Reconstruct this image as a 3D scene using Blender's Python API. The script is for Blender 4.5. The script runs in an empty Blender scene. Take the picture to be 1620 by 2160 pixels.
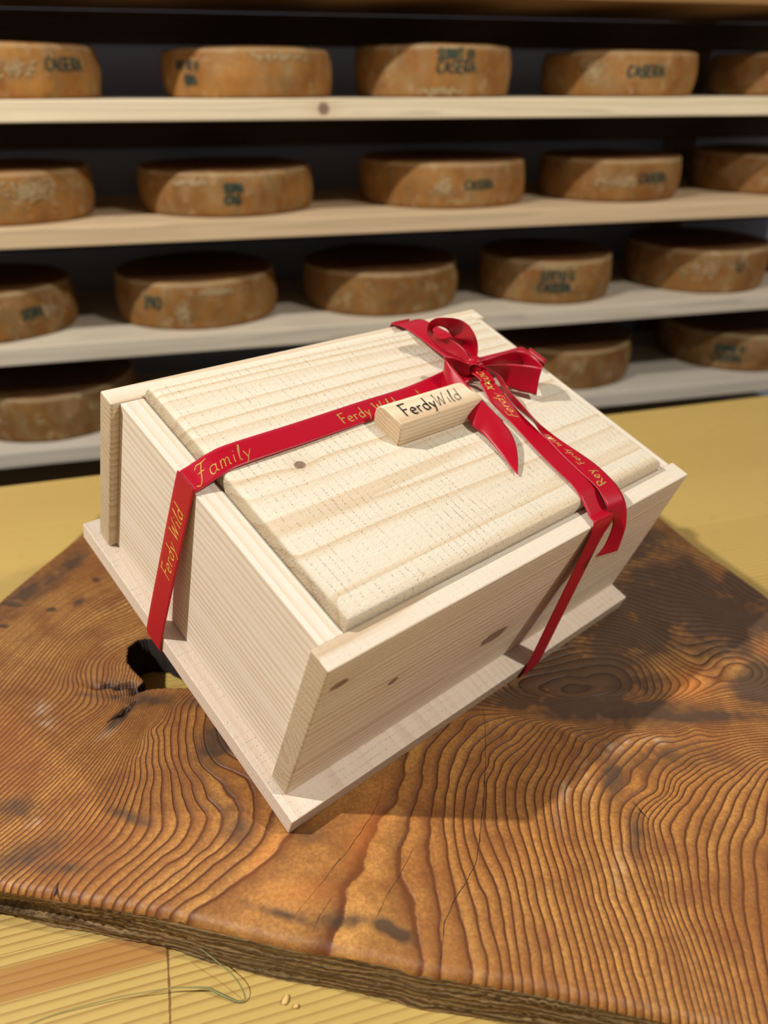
import bpy, bmesh, math, random
import numpy as np
from mathutils import Vector, Matrix, noise
random.seed(7); rng = np.random.default_rng(7)
sc = bpy.context.scene
CAMZ = 1.25                      # camera height above the floor
# ------------------------------------------------------------------ camera
F_PX = 1620.0
PITCH = math.atan(900 / F_PX)
cd = bpy.data.cameras.new('camera'); cam = bpy.data.objects.new('camera', cd)
sc.collection.objects.link(cam); sc.camera = cam
cam.location = (0, 0, CAMZ); cam.rotation_euler = (math.pi/2 - PITCH, 0, 0)
cd.sensor_fit = 'HORIZONTAL'; cd.sensor_width = 36; cd.lens = 36 * F_PX / 1620
cd.clip_start = .01
cd.dof.use_dof = True; cd.dof.focus_distance = .49; cd.dof.aperture_fstop = 6.8
# ------------------------------------------------------------------ light
sc.view_settings.view_transform = 'Standard'; sc.view_settings.look = 'None'
sc.view_settings.gamma = 1; sc.view_settings.exposure = 0
wd = bpy.data.worlds.new('room_air'); sc.world = wd; wd.use_nodes = True
wd.node_tree.nodes['Background'].inputs[0].default_value = (1.0, .91, .80, 1)
wd.node_tree.nodes['Background'].inputs[1].default_value = .17
BOXC = Vector((.0, .42, -.27))
def lamp(name, direction, dist, watts, col, size):
    l = bpy.data.lights.new(name, 'POINT'); l.energy = watts; l.color = col; l.shadow_soft_size = size
    o = bpy.data.objects.new(name, l); sc.collection.objects.link(o)
    o.location = BOXC + Vector((0, 0, CAMZ)) + Vector(direction).normalized() * dist
    return o
lamp('key_lamp', (-.617, -.203, .76), 2.54, 290, (1, .965, .91), .03)
lamp('second_lamp', (.67, -.20, .68), 2.50, 150, (1, .955, .89), .04)
# ------------------------------------------------------------------ helpers
def tag(o, label=None, cat=None, group=None, kind=None):
    if label: o['label'] = label
    if cat: o['category'] = cat
    if group: o['group'] = group
    if kind: o['kind'] = kind
    return o
def empty(name, loc=(0, 0, 0), rot=(0, 0, 0)):
    o = bpy.data.objects.new(name, None); sc.collection.objects.link(o)
    o.location = loc; o.rotation_euler = rot; o.empty_display_size = .02
    return o
def mesh_obj(name, verts, faces, mats=None, parent=None, smooth=False, mat_idx=None, uvs=None):
    me = bpy.data.meshes.new(name)
    me.from_pydata([tuple(map(float, v)) for v in verts], [], [tuple(int(i) for i in f) for f in faces]); me.update()
    if mats is not None:
        for m in (mats if isinstance(mats, (list, tuple)) else [mats]): me.materials.append(m)
    if mat_idx is not None: me.polygons.foreach_set('material_index', mat_idx)
    if smooth: me.polygons.foreach_set('use_smooth', [True] * len(me.polygons))
    if uvs is not None:
        ul = me.uv_layers.new(name='UVMap')
        li = np.empty(len(me.loops), dtype=np.int32); me.loops.foreach_get('vertex_index', li)
        ul.data.foreach_set('uv', np.asarray(uvs, dtype=np.float32)[li].ravel())
    o = bpy.data.objects.new(name, me); sc.collection.objects.link(o)
    if parent is not None: o.parent = parent
    return o
def bm_obj(name, bm, mat, parent=None, smooth=False):
    me = bpy.data.meshes.new(name); bm.to_mesh(me); bm.free()
    me.materials.append(mat)
    if smooth: me.polygons.foreach_set('use_smooth', [True] * len(me.polygons))
    o = bpy.data.objects.new(name, me); sc.collection.objects.link(o)
    if parent is not None: o.parent = parent
    return o
def board(name, lo, hi, mat, parent, bevel=.0006, segs=2, edges='all', jitter=0, cuts=0):
    bm = bmesh.new(); bmesh.ops.create_cube(bm, size=1)
    for v in bm.verts:
        v.co = Vector([lo[i] + (v.co[i] + .5) * (hi[i] - lo[i]) for i in range(3)])
    es = list(bm.edges)
    if edges == 'top': es = [e for e in bm.edges if all(abs(v.co.z - hi[2]) < 1e-6 for v in e.verts)]
    if bevel: bmesh.ops.bevel(bm, geom=es, offset=bevel, segments=segs, profile=.5, affect='EDGES')
    o = bm_obj(name, bm, mat, parent)
    if segs > 2: o.data.polygons.foreach_set('use_smooth', [True]*len(o.data.polygons)); md = o.modifiers.new('e', 'EDGE_SPLIT'); md.split_angle = math.radians(40)
    return o
def catmull(pts, n=10):
    P = [np.array(p, float) for p in pts]
    if len(P) < 3: return [P[0] + (P[-1]-P[0]) * t for t in np.linspace(0, 1, n)]
    Q = [2*P[0]-P[1]] + P + [2*P[-1]-P[-2]]
    out = []
    for i in range(1, len(Q)-2):
        for k in range(n):
            t = k/n; a, b, c, d = Q[i-1], Q[i], Q[i+1], Q[i+2]
            out.append(.5*((2*b)+(-a+c)*t+(2*a-5*b+4*c-d)*t*t+(-a+3*b-3*c+d)*t**3))
    out.append(P[-1]); return out
# ------------------------------------------------------------------ node helper
class NT:
    def __init__(s, name):
        s.m = bpy.data.materials.new(name); s.m.use_nodes = True; s.t = s.m.node_tree
        s.b = s.t.nodes['Principled BSDF']
    def n(s, typ, **kw):
        nd = s.t.nodes.new(typ)
        for k, v in kw.items():
            if k.startswith('i_'):
                key = k[2:]; key = int(key) if key.isdigit() else key.replace('_', ' ')
                s.put(nd.inputs[key], v)
            else: setattr(nd, k, v)
        return nd
    def put(s, inp, v):
        if isinstance(v, bpy.types.NodeSocket): s.t.links.new(v, inp)
        elif hasattr(v, 'outputs'): s.t.links.new(v.outputs[0], inp)
        else: inp.default_value = v
    def math(s, op, a, b=0.0, c=None, clamp=False):
        nd = s.t.nodes.new('ShaderNodeMath'); nd.operation = op; nd.use_clamp = clamp
        s.put(nd.inputs[0], a); s.put(nd.inputs[1], b)
        if c is not None: s.put(nd.inputs[2], c)
        return nd.outputs[0]
    def vmath(s, op, a, b):
        nd = s.t.nodes.new('ShaderNodeVectorMath'); nd.operation = op
        s.put(nd.inputs[0], a); s.put(nd.inputs[1], b)
        return nd.outputs['Value'] if op in ('LENGTH', 'DOT_PRODUCT', 'DISTANCE') else nd.outputs[0]
    def mix(s, fac, a, b, mode='MIX'):
        nd = s.t.nodes.new('ShaderNodeMix'); nd.data_type = 'RGBA'; nd.blend_type = mode
        s.put(nd.inputs[0], fac)
        for i, v in ((6, a), (7, b)):
            if isinstance(v, tuple): v = (*v[:3], 1)
            s.put(nd.inputs[i], v)
        return nd.outputs[2]
    def ramp(s, fac, stops, interp='LINEAR'):
        nd = s.t.nodes.new('ShaderNodeValToRGB'); cr = nd.color_ramp; cr.interpolation = interp
        while len(cr.elements) < len(stops): cr.elements.new(.5)
        for e, (p, c) in zip(cr.elements, stops):
            e.position = p; e.color = (*c, 1) if isinstance(c, tuple) else (c, c, c, 1)
        s.put(nd.inputs[0], fac); return nd.outputs[0]
    def noise(s, vec, scale, detail=3, rough=.5, dist=0.0, color=False):
        nd = s.n('ShaderNodeTexNoise'); s.put(nd.inputs['Vector'], vec)
        nd.inputs['Scale'].default_value = scale; nd.inputs['Detail'].default_value = detail
        nd.inputs['Roughness'].default_value = rough; nd.inputs['Distortion'].default_value = dist
        return nd.outputs[1 if color else 0]
    def scaled(s, vec, sx, sy, sz, loc=(0, 0, 0)):
        nd = s.n('ShaderNodeMapping'); s.put(nd.inputs[0], vec)
        nd.inputs['Scale'].default_value = (sx, sy, sz); nd.inputs['Location'].default_value = loc
        return nd.outputs[0]
    def obj(s): return s.n('ShaderNodeTexCoord').outputs['Object']
    def bump(s, h, strength=.5, dist=.001, normal=None):
        nd = s.n('ShaderNodeBump'); s.put(nd.inputs['Height'], h)
        nd.inputs['Strength'].default_value = strength; nd.inputs['Distance'].default_value = dist
        if normal is not None: s.put(nd.inputs['Normal'], normal)
        return nd.outputs[0]
    def out(s, color=None, rough=None, normal=None, **kw):
        if color is not None: s.put(s.b.inputs['Base Color'], (*color, 1) if isinstance(color, tuple) else color)
        if rough is not None: s.put(s.b.inputs['Roughness'], rough)
        if normal is not None: s.put(s.b.inputs['Normal'], normal)
        for k, v in kw.items(): s.put(s.b.inputs[k.replace('_', ' ')], v)
        return s.m
def srgb(r, g, b):
    return tuple((c/255/12.92 if c/255 <= .04045 else ((c/255+.055)/1.055)**2.4) for c in (r, g, b))
AX = {'x': 0, 'y': 1, 'z': 2}
def pine(name, grain='x', pith=(0, 0, 0), spacing=.004, light=(240, 223, 196), dark=(212, 178, 136), warp=.006,
         knots=(), saw=0.0, contrast=1.0, wide=.35, seed=0., tint=None, rough=.62):
    """solid sawn softwood: growth rings around a pith line that runs along one axis"""
    N = NT(name); v = N.obj()
    g = [1, 1, 1]; g[AX[grain]] = .10
    vv = N.scaled(v, *g, loc=(seed, seed*.7, seed*.3))
    ns = N.noise(vv, 14, 2, .5, color=True)
    wv = N.n('ShaderNodeVectorMath', operation='MULTIPLY_ADD')
    N.put(wv.inputs[0], ns); wv.inputs[1].default_value = (warp*4,)*3
    perp = N.scaled(v, *[0 if i == AX[grain] else 1 for i in range(3)], loc=tuple(-p for p in pith))
    N.put(wv.inputs[2], perp)
    # knots push the rings aside and darken
    base = N.vmath('LENGTH', wv.outputs[0], (0, 0, 0))
    kmask = None; kring = None
    for kp, kr, stretch in knots:
        d = N.vmath('SUBTRACT', v, kp); sx = [1, 1, 1]; sx[AX[grain]] = 1/stretch
        d = N.vmath('LENGTH', N.scaled(d, *sx), (0, 0, 0))
        d = N.math('ADD', d, N.math('MULTIPLY', N.math('SUBTRACT', N.noise(v, 260, 2), .5), kr*.6))
        inner = N.math('SUBTRACT', 1.0, N.math('SMOOTH_MIN', N.math('DIVIDE', d, kr), 1.0, .1), clamp=True)
        halo = N.math('POWER', 2.718, N.math('MULTIPLY', N.math('POWER', N.math('DIVIDE', d, kr*2.6), 2.0), -1.0))
        base = N.math('ADD', base, N.math('MULTIPLY', halo, kr*.55))
        kmask = inner if kmask is None else N.math('ADD', kmask, inner)
        kring = halo if kring is None else N.math('ADD', kring, halo)
    drift = N.noise(N.scaled(perp, 1, 1, 1, loc=(seed, 1, 2)), 34, 2)
    ph = N.math('FRACT', N.math('ADD', N.math('DIVIDE', base, spacing), N.math('MULTIPLY', drift, 3.2)))
    prof = N.ramp(ph, [(0, 0.0), (wide, .10), (.82, .85), (.93, 1.0), (1.0, 0.0)])
    prof = N.math('MULTIPLY', prof, N.math('MULTIPLY', N.ramp(N.noise(perp, 55, 2), [(.3, .35), (.68, 1.0)]), contrast))
    var = N.noise(N.scaled(v, *[6 if i == AX[grain] else 60 for i in range(3)], loc=(seed,)*3), 1.0, 3)
    light = srgb(*light); dark = srgb(*dark)
    c = N.mix(prof, light, dark)
    c = N.mix(N.math('MULTIPLY', var, .28), c, tuple(a*.86 for a in dark))
    fib = N.noise(N.scaled(v, *[60 if i == AX[grain] else 1800 for i in range(3)]), 1.0, 3, .6)
    c = N.mix(N.math('MULTIPLY', N.ramp(fib, [(.35, 0.0), (.75, 1.0)]), .14), c, tuple(a*.55 for a in dark))
    if kmask is not None:
        c = N.mix(N.math('MULTIPLY', kring, .25, clamp=True), c, srgb(190, 150, 105))
        c = N.mix(N.ramp(kmask, [(0, 0.0), (.25, 1.0)]), c, N.mix(N.noise(v, 900, 2), srgb(92, 66, 52), srgb(168, 140, 120)))
    speck = N.ramp(N.noise(v, 1400, 1), [(.70, 0.0), (.78, 1.0)])
    c = N.mix(N.math('MULTIPLY', speck, .22), c, srgb(170, 130, 95))
    nrm = N.n('ShaderNodeSeparateXYZ'); N.put(nrm.inputs[0], N.n('ShaderNodeTexCoord').outputs['Normal'])
    endm = N.ramp(N.math('ABSOLUTE', nrm.outputs[AX[grain]]), [(.55, 0.0), (.85, 1.0)])
    eg = N.mix(N.math('MULTIPLY', prof, .8), tuple(a*b for a, b in zip(light, (.74, .66, .56))), tuple(a*.62 for a in dark))
    eg = N.mix(N.ramp(N.noise(v, 1500, 2), [(.4, .35), (.62, 0.0)]), eg, tuple(a*.55 for a in dark))
    c = N.mix(endm, c, eg)
    h = N.math('MULTIPLY', prof, .5)
    h = N.math('ADD', h, N.math('MULTIPLY', fib, .55))
    if saw:
        # rows of small torn chatter marks left across the grain by the saw
        sv = N.scaled(v, *[1 if i == AX[grain] else .06 for i in range(3)])
        w = N.n('ShaderNodeTexWave', wave_type='BANDS', bands_direction='X', wave_profile='SAW')
        N.put(w.inputs['Vector'], N.scaled(v, *( [1, .10, .1] if grain == 'x' else [.1, 1, .1])) if grain == 'x' else N.scaled(v, .1, 1, .1))
        if grain != 'x': w.bands_direction = 'Y'
        w.inputs['Scale'].default_value = 52; w.inputs['Distortion'].default_value = 2.6
        w.inputs['Detail'].default_value = 1; w.inputs['Detail Scale'].default_value = 4
        cell = N.noise(N.scaled(v, *( [500, 900, 900] if grain == 'x' else [900, 500, 900])), 1.0, 1)
        line = N.ramp(w.outputs[1], [(.0, 0.0), (.80, 0.0), (.9, 1.0), (1, 0.0)])
        torn = N.math('MULTIPLY', line, N.ramp(N.math('MULTIPLY', cell, N.math('ADD', .62, N.math('MULTIPLY', N.noise(v, 25, 2), .7))), [(.52, 0.0), (.66, 1.0)]))
        h = N.math('SUBTRACT', h, N.math('MULTIPLY', torn, 1.5*saw))
        h = N.math('ADD', h, N.math('MULTIPLY', w.outputs[1], .35*saw))
        h = N.math('ADD', h, N.math('MULTIPLY', N.noise(v, 900, 2, .6), .8*saw))
        h = N.math('ADD', h, N.math('MULTIPLY', N.noise(N.scaled(v, *( [300, 700, 700] if grain == 'x' else [700, 300, 700])), 1.0, 3, .7), 1.2*saw))
        c = N.mix(N.math('MULTIPLY', torn, .15*saw), c, srgb(150, 108, 76))
    return N.out(c, rough, N.bump(h, .55 if not saw else .75, .0006), Specular_IOR_Level=.25)
def plain(name, col, rough=.6, **kw):
    return NT(name).out(srgb(*col), rough, **kw)
# ------------------------------------------------------------------ setting
TABLE_Z = CAMZ - .4395
S_DIR = Vector((.967, .2547, 0)); N_DIR = Vector((-.2547, .967, 0))
YAW = math.atan2(S_DIR.y, S_DIR.x)
def shelf_pt(s_, n_, z): return S_DIR*s_ + N_DIR*n_ + Vector((0, 0, z))
N = NT('floor_tile'); v = N.obj()
br = N.n('ShaderNodeTexBrick'); N.put(br.inputs[0], v); br.inputs['Scale'].default_value = 3
br.inputs['Color1'].default_value = (.10, .08, .065, 1); br.inputs['Color2'].default_value = (.12, .10, .08, 1)
br.inputs['Mortar'].default_value = (.04, .035, .03, 1); br.inputs['Mortar Size'].default_value = .01; br.offset = 0
floor_m = N.out(br.outputs[0], .5)
floor = board('floor', (-3, -1.5, -.05), (3.4, 3.6, 0), floor_m, None, 0); tag(floor, kind='structure')
N = NT('wall_plaster'); v = N.obj()
wall_m = N.out(N.mix(N.noise(v, 5, 4), srgb(150, 156, 176), srgb(170, 174, 190)), .8, N.bump(N.noise(v, 60, 4), .3, .002))
wall = board('wall_back', (-2.6, 2.10, 0), (3.4, 2.16, 2.7), wall_m, None, 0); tag(wall, kind='structure'); wall.rotation_euler[2] = YAW
# ------------------------------------------------------------------ cheese rack
RACK_N = 1.55; DEPTH = .45; THK = .034
SHELF_TOPS = [.172, -.021, -.2225, -.4345, -.645, -.86, -1.07]
SHELF_LABELS = ['uppermost brown shelf board, cut by the top edge of the photo', 'yellowish shelf board with a dark round knot, under the top row of cheese wheels',
 'tan shelf board under the second row of cheese wheels', 'pale shelf board under the third row of cheese wheels', 'pale grey lowest visible shelf board, just above the table',
 'shelf board hidden behind the table, below the lowest visible one', 'lowest shelf board near the floor behind the table']
rack_loc = shelf_pt(0, RACK_N, 0)
for i, zt in enumerate(SHELF_TOPS):
    tone = [(150, 112, 66), (240, 222, 188), (218, 190, 152), (214, 200, 178), (202, 192, 176), (190, 170, 140), (180, 160, 130)][i]
    dk = tuple(int(c*.84) for c in tone)
    m = pine('shelf_wood', 'x', (.0, -.05 - .03*i, zt + CAMZ - .06), .018, tone, dk, warp=.02, seed=i*3.1,
             knots=([((.295, .0, zt+CAMZ-.016), .012, 1.0)] if i == 1 else []), contrast=.8)
    o = board('shelf_board', (-1.15, 0, zt - THK + CAMZ), (1.75, DEPTH, zt + CAMZ), m, None, .002)
    o.location = rack_loc; o.rotation_euler[2] = YAW
    tag(o, SHELF_LABELS[i], 'shelf', 'shelf boards of the cheese rack')
rack = empty('rack_frame', rack_loc, (0, 0, YAW))
tag(rack, 'dark upright posts behind the shelf boards of cheese', 'rack')
for i, zt in enumerate(SHELF_TOPS[1:6]):
    za = SHELF_TOPS[i] - THK
    rm = pine('rail_wood', 'x', (0, .5, zt + CAMZ), .012, (92, 70, 48), (66, 48, 32), seed=i)
    board('back_rail', (-1.15, DEPTH + .001, CAMZ + zt + .098), (1.75, DEPTH + .02, CAMZ + za), rm, rack, .001)
post_m = pine('post_wood', 'z', (0, 0, 0), .012, (120, 92, 62), (90, 66, 42))
for x in (-1.10, 1.34):
    for y in (DEPTH + .021, ):
        board('post', (x, y, 0), (x + .07, y + .045, CAMZ + .6), post_m, rack, .002)
# ------------------------------------------------------------------ pen-stroke lettering
GL = {
 'F': (.54, [[(.12, 0), (.12, 1)], [(.02, .98), (.58, 1)], [(.12, .52), (.46, .52)]]),
 'e': (.50, ['s', (.06, .27), (.40, .30), (.36, .46), (.22, .52), (.07, .40), (.05, .2), (.15, .03), (.30, 0), (.42, .10)]),
 'r': (.38, [[(.08, .52), (.08, 0)], ['s', (.08, .33), (.18, .47), (.34, .48)]]),
 'd': (.54, [['s', (.42, .38), (.28, .5), (.1, .42), (.05, .22), (.15, .02), (.3, .03), (.42, .17)], [(.43, 1.02), (.43, 0)]]),
 'y': (.48, [[(.04, .52), (.22, .04)], ['s', (.44, .52), (.22, .02), (.12, -.24), (-.02, -.34)]]),
 'W': (.92, [['s', (0, .92), (.06, 1), (.12, .5), (.2, 0)], [(.2, 0), (.42, .78)], [(.42, .78), (.56, 0)], ['s', (.56, 0), (.72, .6), (.84, 1.02)]]),
 'i': (.22, [[(.08, .5), (.08, 0)], [(.09, .70), (.11, .76)]]),
 'l': (.24, ['s', (.10, 0), (.07, .2), (.10, .7), (.16, 1.0), (.2, .9), (.1, .4), (.1, .05), (.2, 0)]),
 'a': (.52, [['s', (.40, .40), (.26, .5), (.09, .42), (.05, .2), (.14, .02), (.28, .03), (.40, .2)], ['s', (.41, .5), (.39, .15), (.5, .02)]]),
 'm': (.66, [[(.06, .5), (.06, 0)], ['s', (.06, .34), (.17, .5), (.27, .42), (.28, 0)], ['s', (.28, .34), (.40, .5), (.5, .42), (.52, .05), (.6, .02)]]),
 't': (.30, [[(.1, .8), (.1, 0)], [(-.02, .52), (.24, .54)]]),
 'C': (.62, ['s', (.56, .82), (.36, 1), (.14, .86), (.05, .5), (.14, .13), (.36, 0), (.58, .16)]),
 'A': (.64, [[(.02, 0), (.28, 1)], [(.28, 1), (.56, 0)], [(.12, .36), (.46, .36)]]),
 'S': (.56, ['s', (.50, .86), (.30, 1), (.08, .84), (.12, .6), (.40, .42), (.48, .2), (.28, 0), (.04, .12)]),
 'E': (.56, [[(.08, 0), (.08, 1)], [(.08, 1), (.48, 1)], [(.08, .52), (.42, .52)], [(.08, 0), (.50, 0)]]),
 'R': (.60, [[(.08, 0), (.08, 1)], ['s', (.08, 1), (.38, .98), (.48, .76), (.38, .54), (.08, .5)], [(.24, .5), (.54, 0)]]),
 'U': (.60, [['s', (.08, 1), (.07, .3), (.2, .02), (.38, .02), (.5, .3), (.5, 1)]]),
 'N': (.62, [[(.08, 0), (.08, 1)], [(.08, 1), (.50, 0)], [(.50, 0), (.50, 1)]]),
 'T': (.56, [[(.0, 1), (.52, 1)], [(.26, 1), (.26, 0)]]),
 'O': (.64, ['s', (.30, 1), (.1, .8), (.06, .5), (.1, .2), (.3, 0), (.5, .2), (.54, .5), (.5, .8), (.3, 1)]),
 'I': (.24, [[(.1, 0), (.1, 1)]]),
 'K': (.58, [[(.08, 0), (.08, 1)], [(.5, 1), (.1, .48)], [(.2, .56), (.54, 0)]]),
 'M': (.74, [[(.06, 0), (.10, 1)], [(.10, 1), (.34, .3)], [(.34, .3), (.58, 1)], [(.58, 1), (.62, 0)]]),
 'B': (.58, [[(.08, 0), (.08, 1)], ['s', (.08, 1), (.38, .96), (.42, .74), (.3, .55), (.08, .53)], ['s', (.08, .53), (.42, .5), (.5, .26), (.36, .02), (.08, 0)]]),
 'J': (.5, [['s', (.4, 1), (.4, .2), (.2, -.02), (.04, .16)]]),
 'D': (.62, [[(.08, 0), (.08, 1)], ['s', (.08, 1), (.4, .95), (.54, .5), (.4, .05), (.08, 0)]]),
 '3': (.5, ['s', (.06, .86), (.26, 1), (.42, .78), (.24, .54), (.44, .28), (.26, 0), (.04, .14)]),
 '9': (.52, ['s', (.42, .62), (.24, .46), (.06, .7), (.24, 1), (.44, .76), (.40, .3), (.24, 0)]),
 '0': (.56, ['s', (.26, 1), (.08, .78), (.06, .4), (.24, 0), (.44, .3), (.46, .72), (.26, 1)]),
 'V': (.58, [[(.02, 1), (.26, 0)], [(.26, 0), (.50, 1)]]),
 ' ': (.34, []),
}
FLOURISH_F = (.66, [['s', (.02, .80), (.16, 1.0), (.40, .98), (.70, 1.06)], ['s', (.44, .98), (.34, .6), (.26, .1), (.12, -.14), (-.08, -.06)], ['s', (.16, .5), (.34, .54), (.50, .52)]])
def text_strokes(txt, h, slant=0., glyphs=None, gap=.06):
    x = 0; out = []
    for ch in txt:
        adv, st = glyphs[ch] if glyphs and ch in glyphs else GL[ch]
        if st and (st[0] == 's' or isinstance(st[0], tuple)): st = [st]
        for k in st:
            if k and k[0] == 's': pts = catmull(k[1:], 5)
            else: pts = catmull(k, 5)
            out.append([((x + p[0] + slant*p[1])*h, p[1]*h) for p in pts])
        x += adv + gap
    return out, x*h
def lettering(name, lines, mapf, mat, parent, nib=(.7, .3), lift=.0003):
    """lines: [(strokes, x0, y0, pen width)]; mapf(x, y) -> (point, normal)"""
    V = []; Fc = []
    for strokes, x0, y0, w in lines:
        for st in strokes:
            p = np.array(st); d = np.gradient(p, axis=0); d /= (np.linalg.norm(d, axis=1)[:, None] + 1e-9)
            ang = np.arctan2(d[:, 1], d[:, 0])
            ww = w*(.42 + .58*np.abs(np.sin(ang - nib[0])))
            nrm = np.stack([-d[:, 1], d[:, 0]], 1)
            b = len(V)
            for q, n_, wi in zip(p, nrm, ww):
                for sgn in (1, -1):
                    P, Nn = mapf(x0 + q[0] + n_[0]*sgn*wi/2, y0 + q[1] + n_[1]*sgn*wi/2)
                    V.append(np.array(P) + np.array(Nn)*lift)
            for k in range(len(p)-1):
                Fc.append((b+2*k, b+2*k+1, b+2*k+3, b+2*k+2))
    return mesh_obj(name, V, Fc, mat, parent)
# ------------------------------------------------------------------ cheeses
def rind(seed, warm, h0):
    N = NT('cheese_rind'); v = N.scaled(N.obj(), 1, 1, 1, loc=(seed*1.7, seed, seed*.6))
    a = N.noise(v, 14, 5, .6); b = N.noise(N.scaled(v, 1, 1, .5), 26, 4, .6); d = N.noise(v, 90, 4, .65)
    c = N.mix(N.ramp(a, [(.3, 0.0), (.7, 1.0)]), srgb(*[int(x) for x in np.array((134, 84, 36))*warm]), srgb(*[int(x) for x in np.array((166, 118, 58))*warm]))
    c = N.mix(N.ramp(b, [(.46, 0.0), (.66, .5)]), c, srgb(160, 134, 96))
    c = N.mix(N.ramp(N.noise(v, 20, 3, .5), [(.55, 0.0), (.75, .6)]), c, srgb(112, 62, 30))
    c = N.mix(N.math('MULTIPLY', d, .35), c, srgb(104, 76, 44))
    st = N.noise(N.scaled(v, 1, 1, .35), 46, 4, .65)
    c = N.mix(N.ramp(st, [(.50, 0.0), (.68, .55)]), c, srgb(112, 98, 66))
    c = N.mix(N.ramp(N.noise(v, 30, 5, .7), [(.56, 0.0), (.70, .6)]), c, srgb(176, 158, 122))
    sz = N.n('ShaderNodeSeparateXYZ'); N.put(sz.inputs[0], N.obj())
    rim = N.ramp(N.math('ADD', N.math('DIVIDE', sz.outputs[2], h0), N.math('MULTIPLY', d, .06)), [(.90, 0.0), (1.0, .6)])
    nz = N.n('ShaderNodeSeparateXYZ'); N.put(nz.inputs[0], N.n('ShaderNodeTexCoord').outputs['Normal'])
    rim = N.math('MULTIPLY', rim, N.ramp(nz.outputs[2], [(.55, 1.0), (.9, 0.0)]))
    c = N.mix(rim, c, srgb(178, 158, 122))  # rim highlight painted into the rind as a paler band at the top edge
    c = N.mix(N.ramp(nz.outputs[2], [(.7, 0.0), (.97, .75)]), c, srgb(84, 52, 28))  # shade of the board above painted into the upward-facing rind
    h = N.math('ADD', N.math('MULTIPLY', d, .5), b)
    return N.out(c, .7, N.bump(h, .5, .003), Specular_IOR_Level=.2)
ink = NT('green_ink'); vv = ink.obj()
ink_m = ink.out(ink.mix(ink.ramp(ink.noise(vv, 120, 3), [(.42, 0.0), (.62, 1.0)]), srgb(22, 38, 32), srgb(64, 74, 50)), .8)
mold = NT('pale_mold'); 
mold_m = mold.out(mold.mix(mold.noise(mold.obj(), 120, 4), srgb(164, 142, 106), srgb(150, 124, 84)), .9)
def prof_r(t, R, bulge):
    return R*(1 + bulge*math.sin(math.pi*min(max(t, 0), 1)) - bulge)
def cheese(sidx, cx, cy, R, h, zt, label, warm=1., stamps=(), rot=0., bulge=.03, patches=()):
    o = empty('round_cheese', (cx, cy, zt + CAMZ), (0, 0, 0))
    tag(o, label, 'cheese', 'cheese wheels on the rack')
    prof = [(0.0, 0.0), (R*.5, 0), (R*.95 - .004, 0.0), (prof_r(.02, R, bulge)-.002, .0015)]
    for t in np.linspace(.05, .95, 12): prof.append((prof_r(t, R, bulge), t*h))
    rr = .007; Rt = prof_r(.97, R, bulge)
    prof += [(Rt - .0015, h-.003), (Rt - rr*.6, h-.0008), (Rt - rr*1.5, h), (R*.6, h-.001), (0, h-.0015)]
    n = 112; V = []; Fc = []
    ns = Vector((sidx*7.3, 0, 0))
    for (r, z) in prof[1:-1]:
        for k in range(n):
            a = 2*math.pi*k/n
            p = Vector((math.cos(a), math.sin(a), z*8)) 
            dr = .004*noise.noise(p*1.3 + ns) + .0016*noise.noise(p*5 + ns)
            zz = z + (.0025*noise.noise(Vector((math.cos(a)*1.5, math.sin(a)*1.5, 3)) + ns) if z > h*.5 else 0)
            q = (r + dr*min(1, r/R)); V.append((q*math.cos(a), q*math.sin(a), max(zz, 0)))
    m = len(prof) - 2
    for i in range(m-1):
        for k in range(n): Fc.append((i*n+k, i*n+(k+1) % n, (i+1)*n+(k+1) % n, (i+1)*n+k))
    V.append((0, 0, 0)); V.append((0, 0, prof[-1][1])); b = len(V)-2
    for k in range(n):
        Fc.append((b, (k+1) % n, k)); Fc.append((b+1, (m-1)*n+k, (m-1)*n+(k+1) % n))
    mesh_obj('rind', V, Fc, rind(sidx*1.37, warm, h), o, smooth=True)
    toward = math.atan2(-cy, -cx)            # the side that faces the room
    def surf(ang, z, lift=.0):
        t = z/h; r = prof_r(t, R, bulge)
        p = Vector((math.cos(ang), math.sin(ang), z*8))
        r += .004*noise.noise(p*1.3 + ns) + .0016*noise.noise(p*5 + ns) + .0012
        return (r*math.cos(ang), r*math.sin(ang), z), (math.cos(ang), math.sin(ang), 0)
    for (txts, u0, z0, lh, pw) in stamps:    # u0: metres along the side from the centre, left is negative
        lines = []
        for j, tx in enumerate(txts):
            st, wd_ = text_strokes(tx, lh, .05, gap=.04)
            lines.append((st, u0, z0 - j*lh*1.28, pw))
        lettering('stamp', lines, lambda x, y: surf(toward + x/R, y), ink_m, o)
    for (u0, z0, w_, h_, sd) in patches:
        r2 = random.Random(sd); V = []; Fc = []
        for k in range(110):
            x = u0 + r2.gauss(0, w_*.55); z = min(max(z0 + r2.gauss(0, h_*.5), .004), h-.006); s_ = r2.uniform(.0006, .0028)
            b = len(V)
            for j in range(7):
                a = 2*math.pi*j/7; rj = s_*r2.uniform(.7, 1.3)
                P, Nn = surf(toward + (x + rj*math.cos(a)*1.4)/R, min(max(z + rj*math.sin(a), .002), h-.003))
                V.append(np.array(P) + np.array(Nn)*.0002)
            Fc.append(tuple(range(b, b+7)))
        mo = mesh_obj('mold_patch', V, Fc, mold_m, o); 
    return o
Z1, Z2, Z3, Z4 = -.021, -.2225, -.4345, -.645
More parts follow.
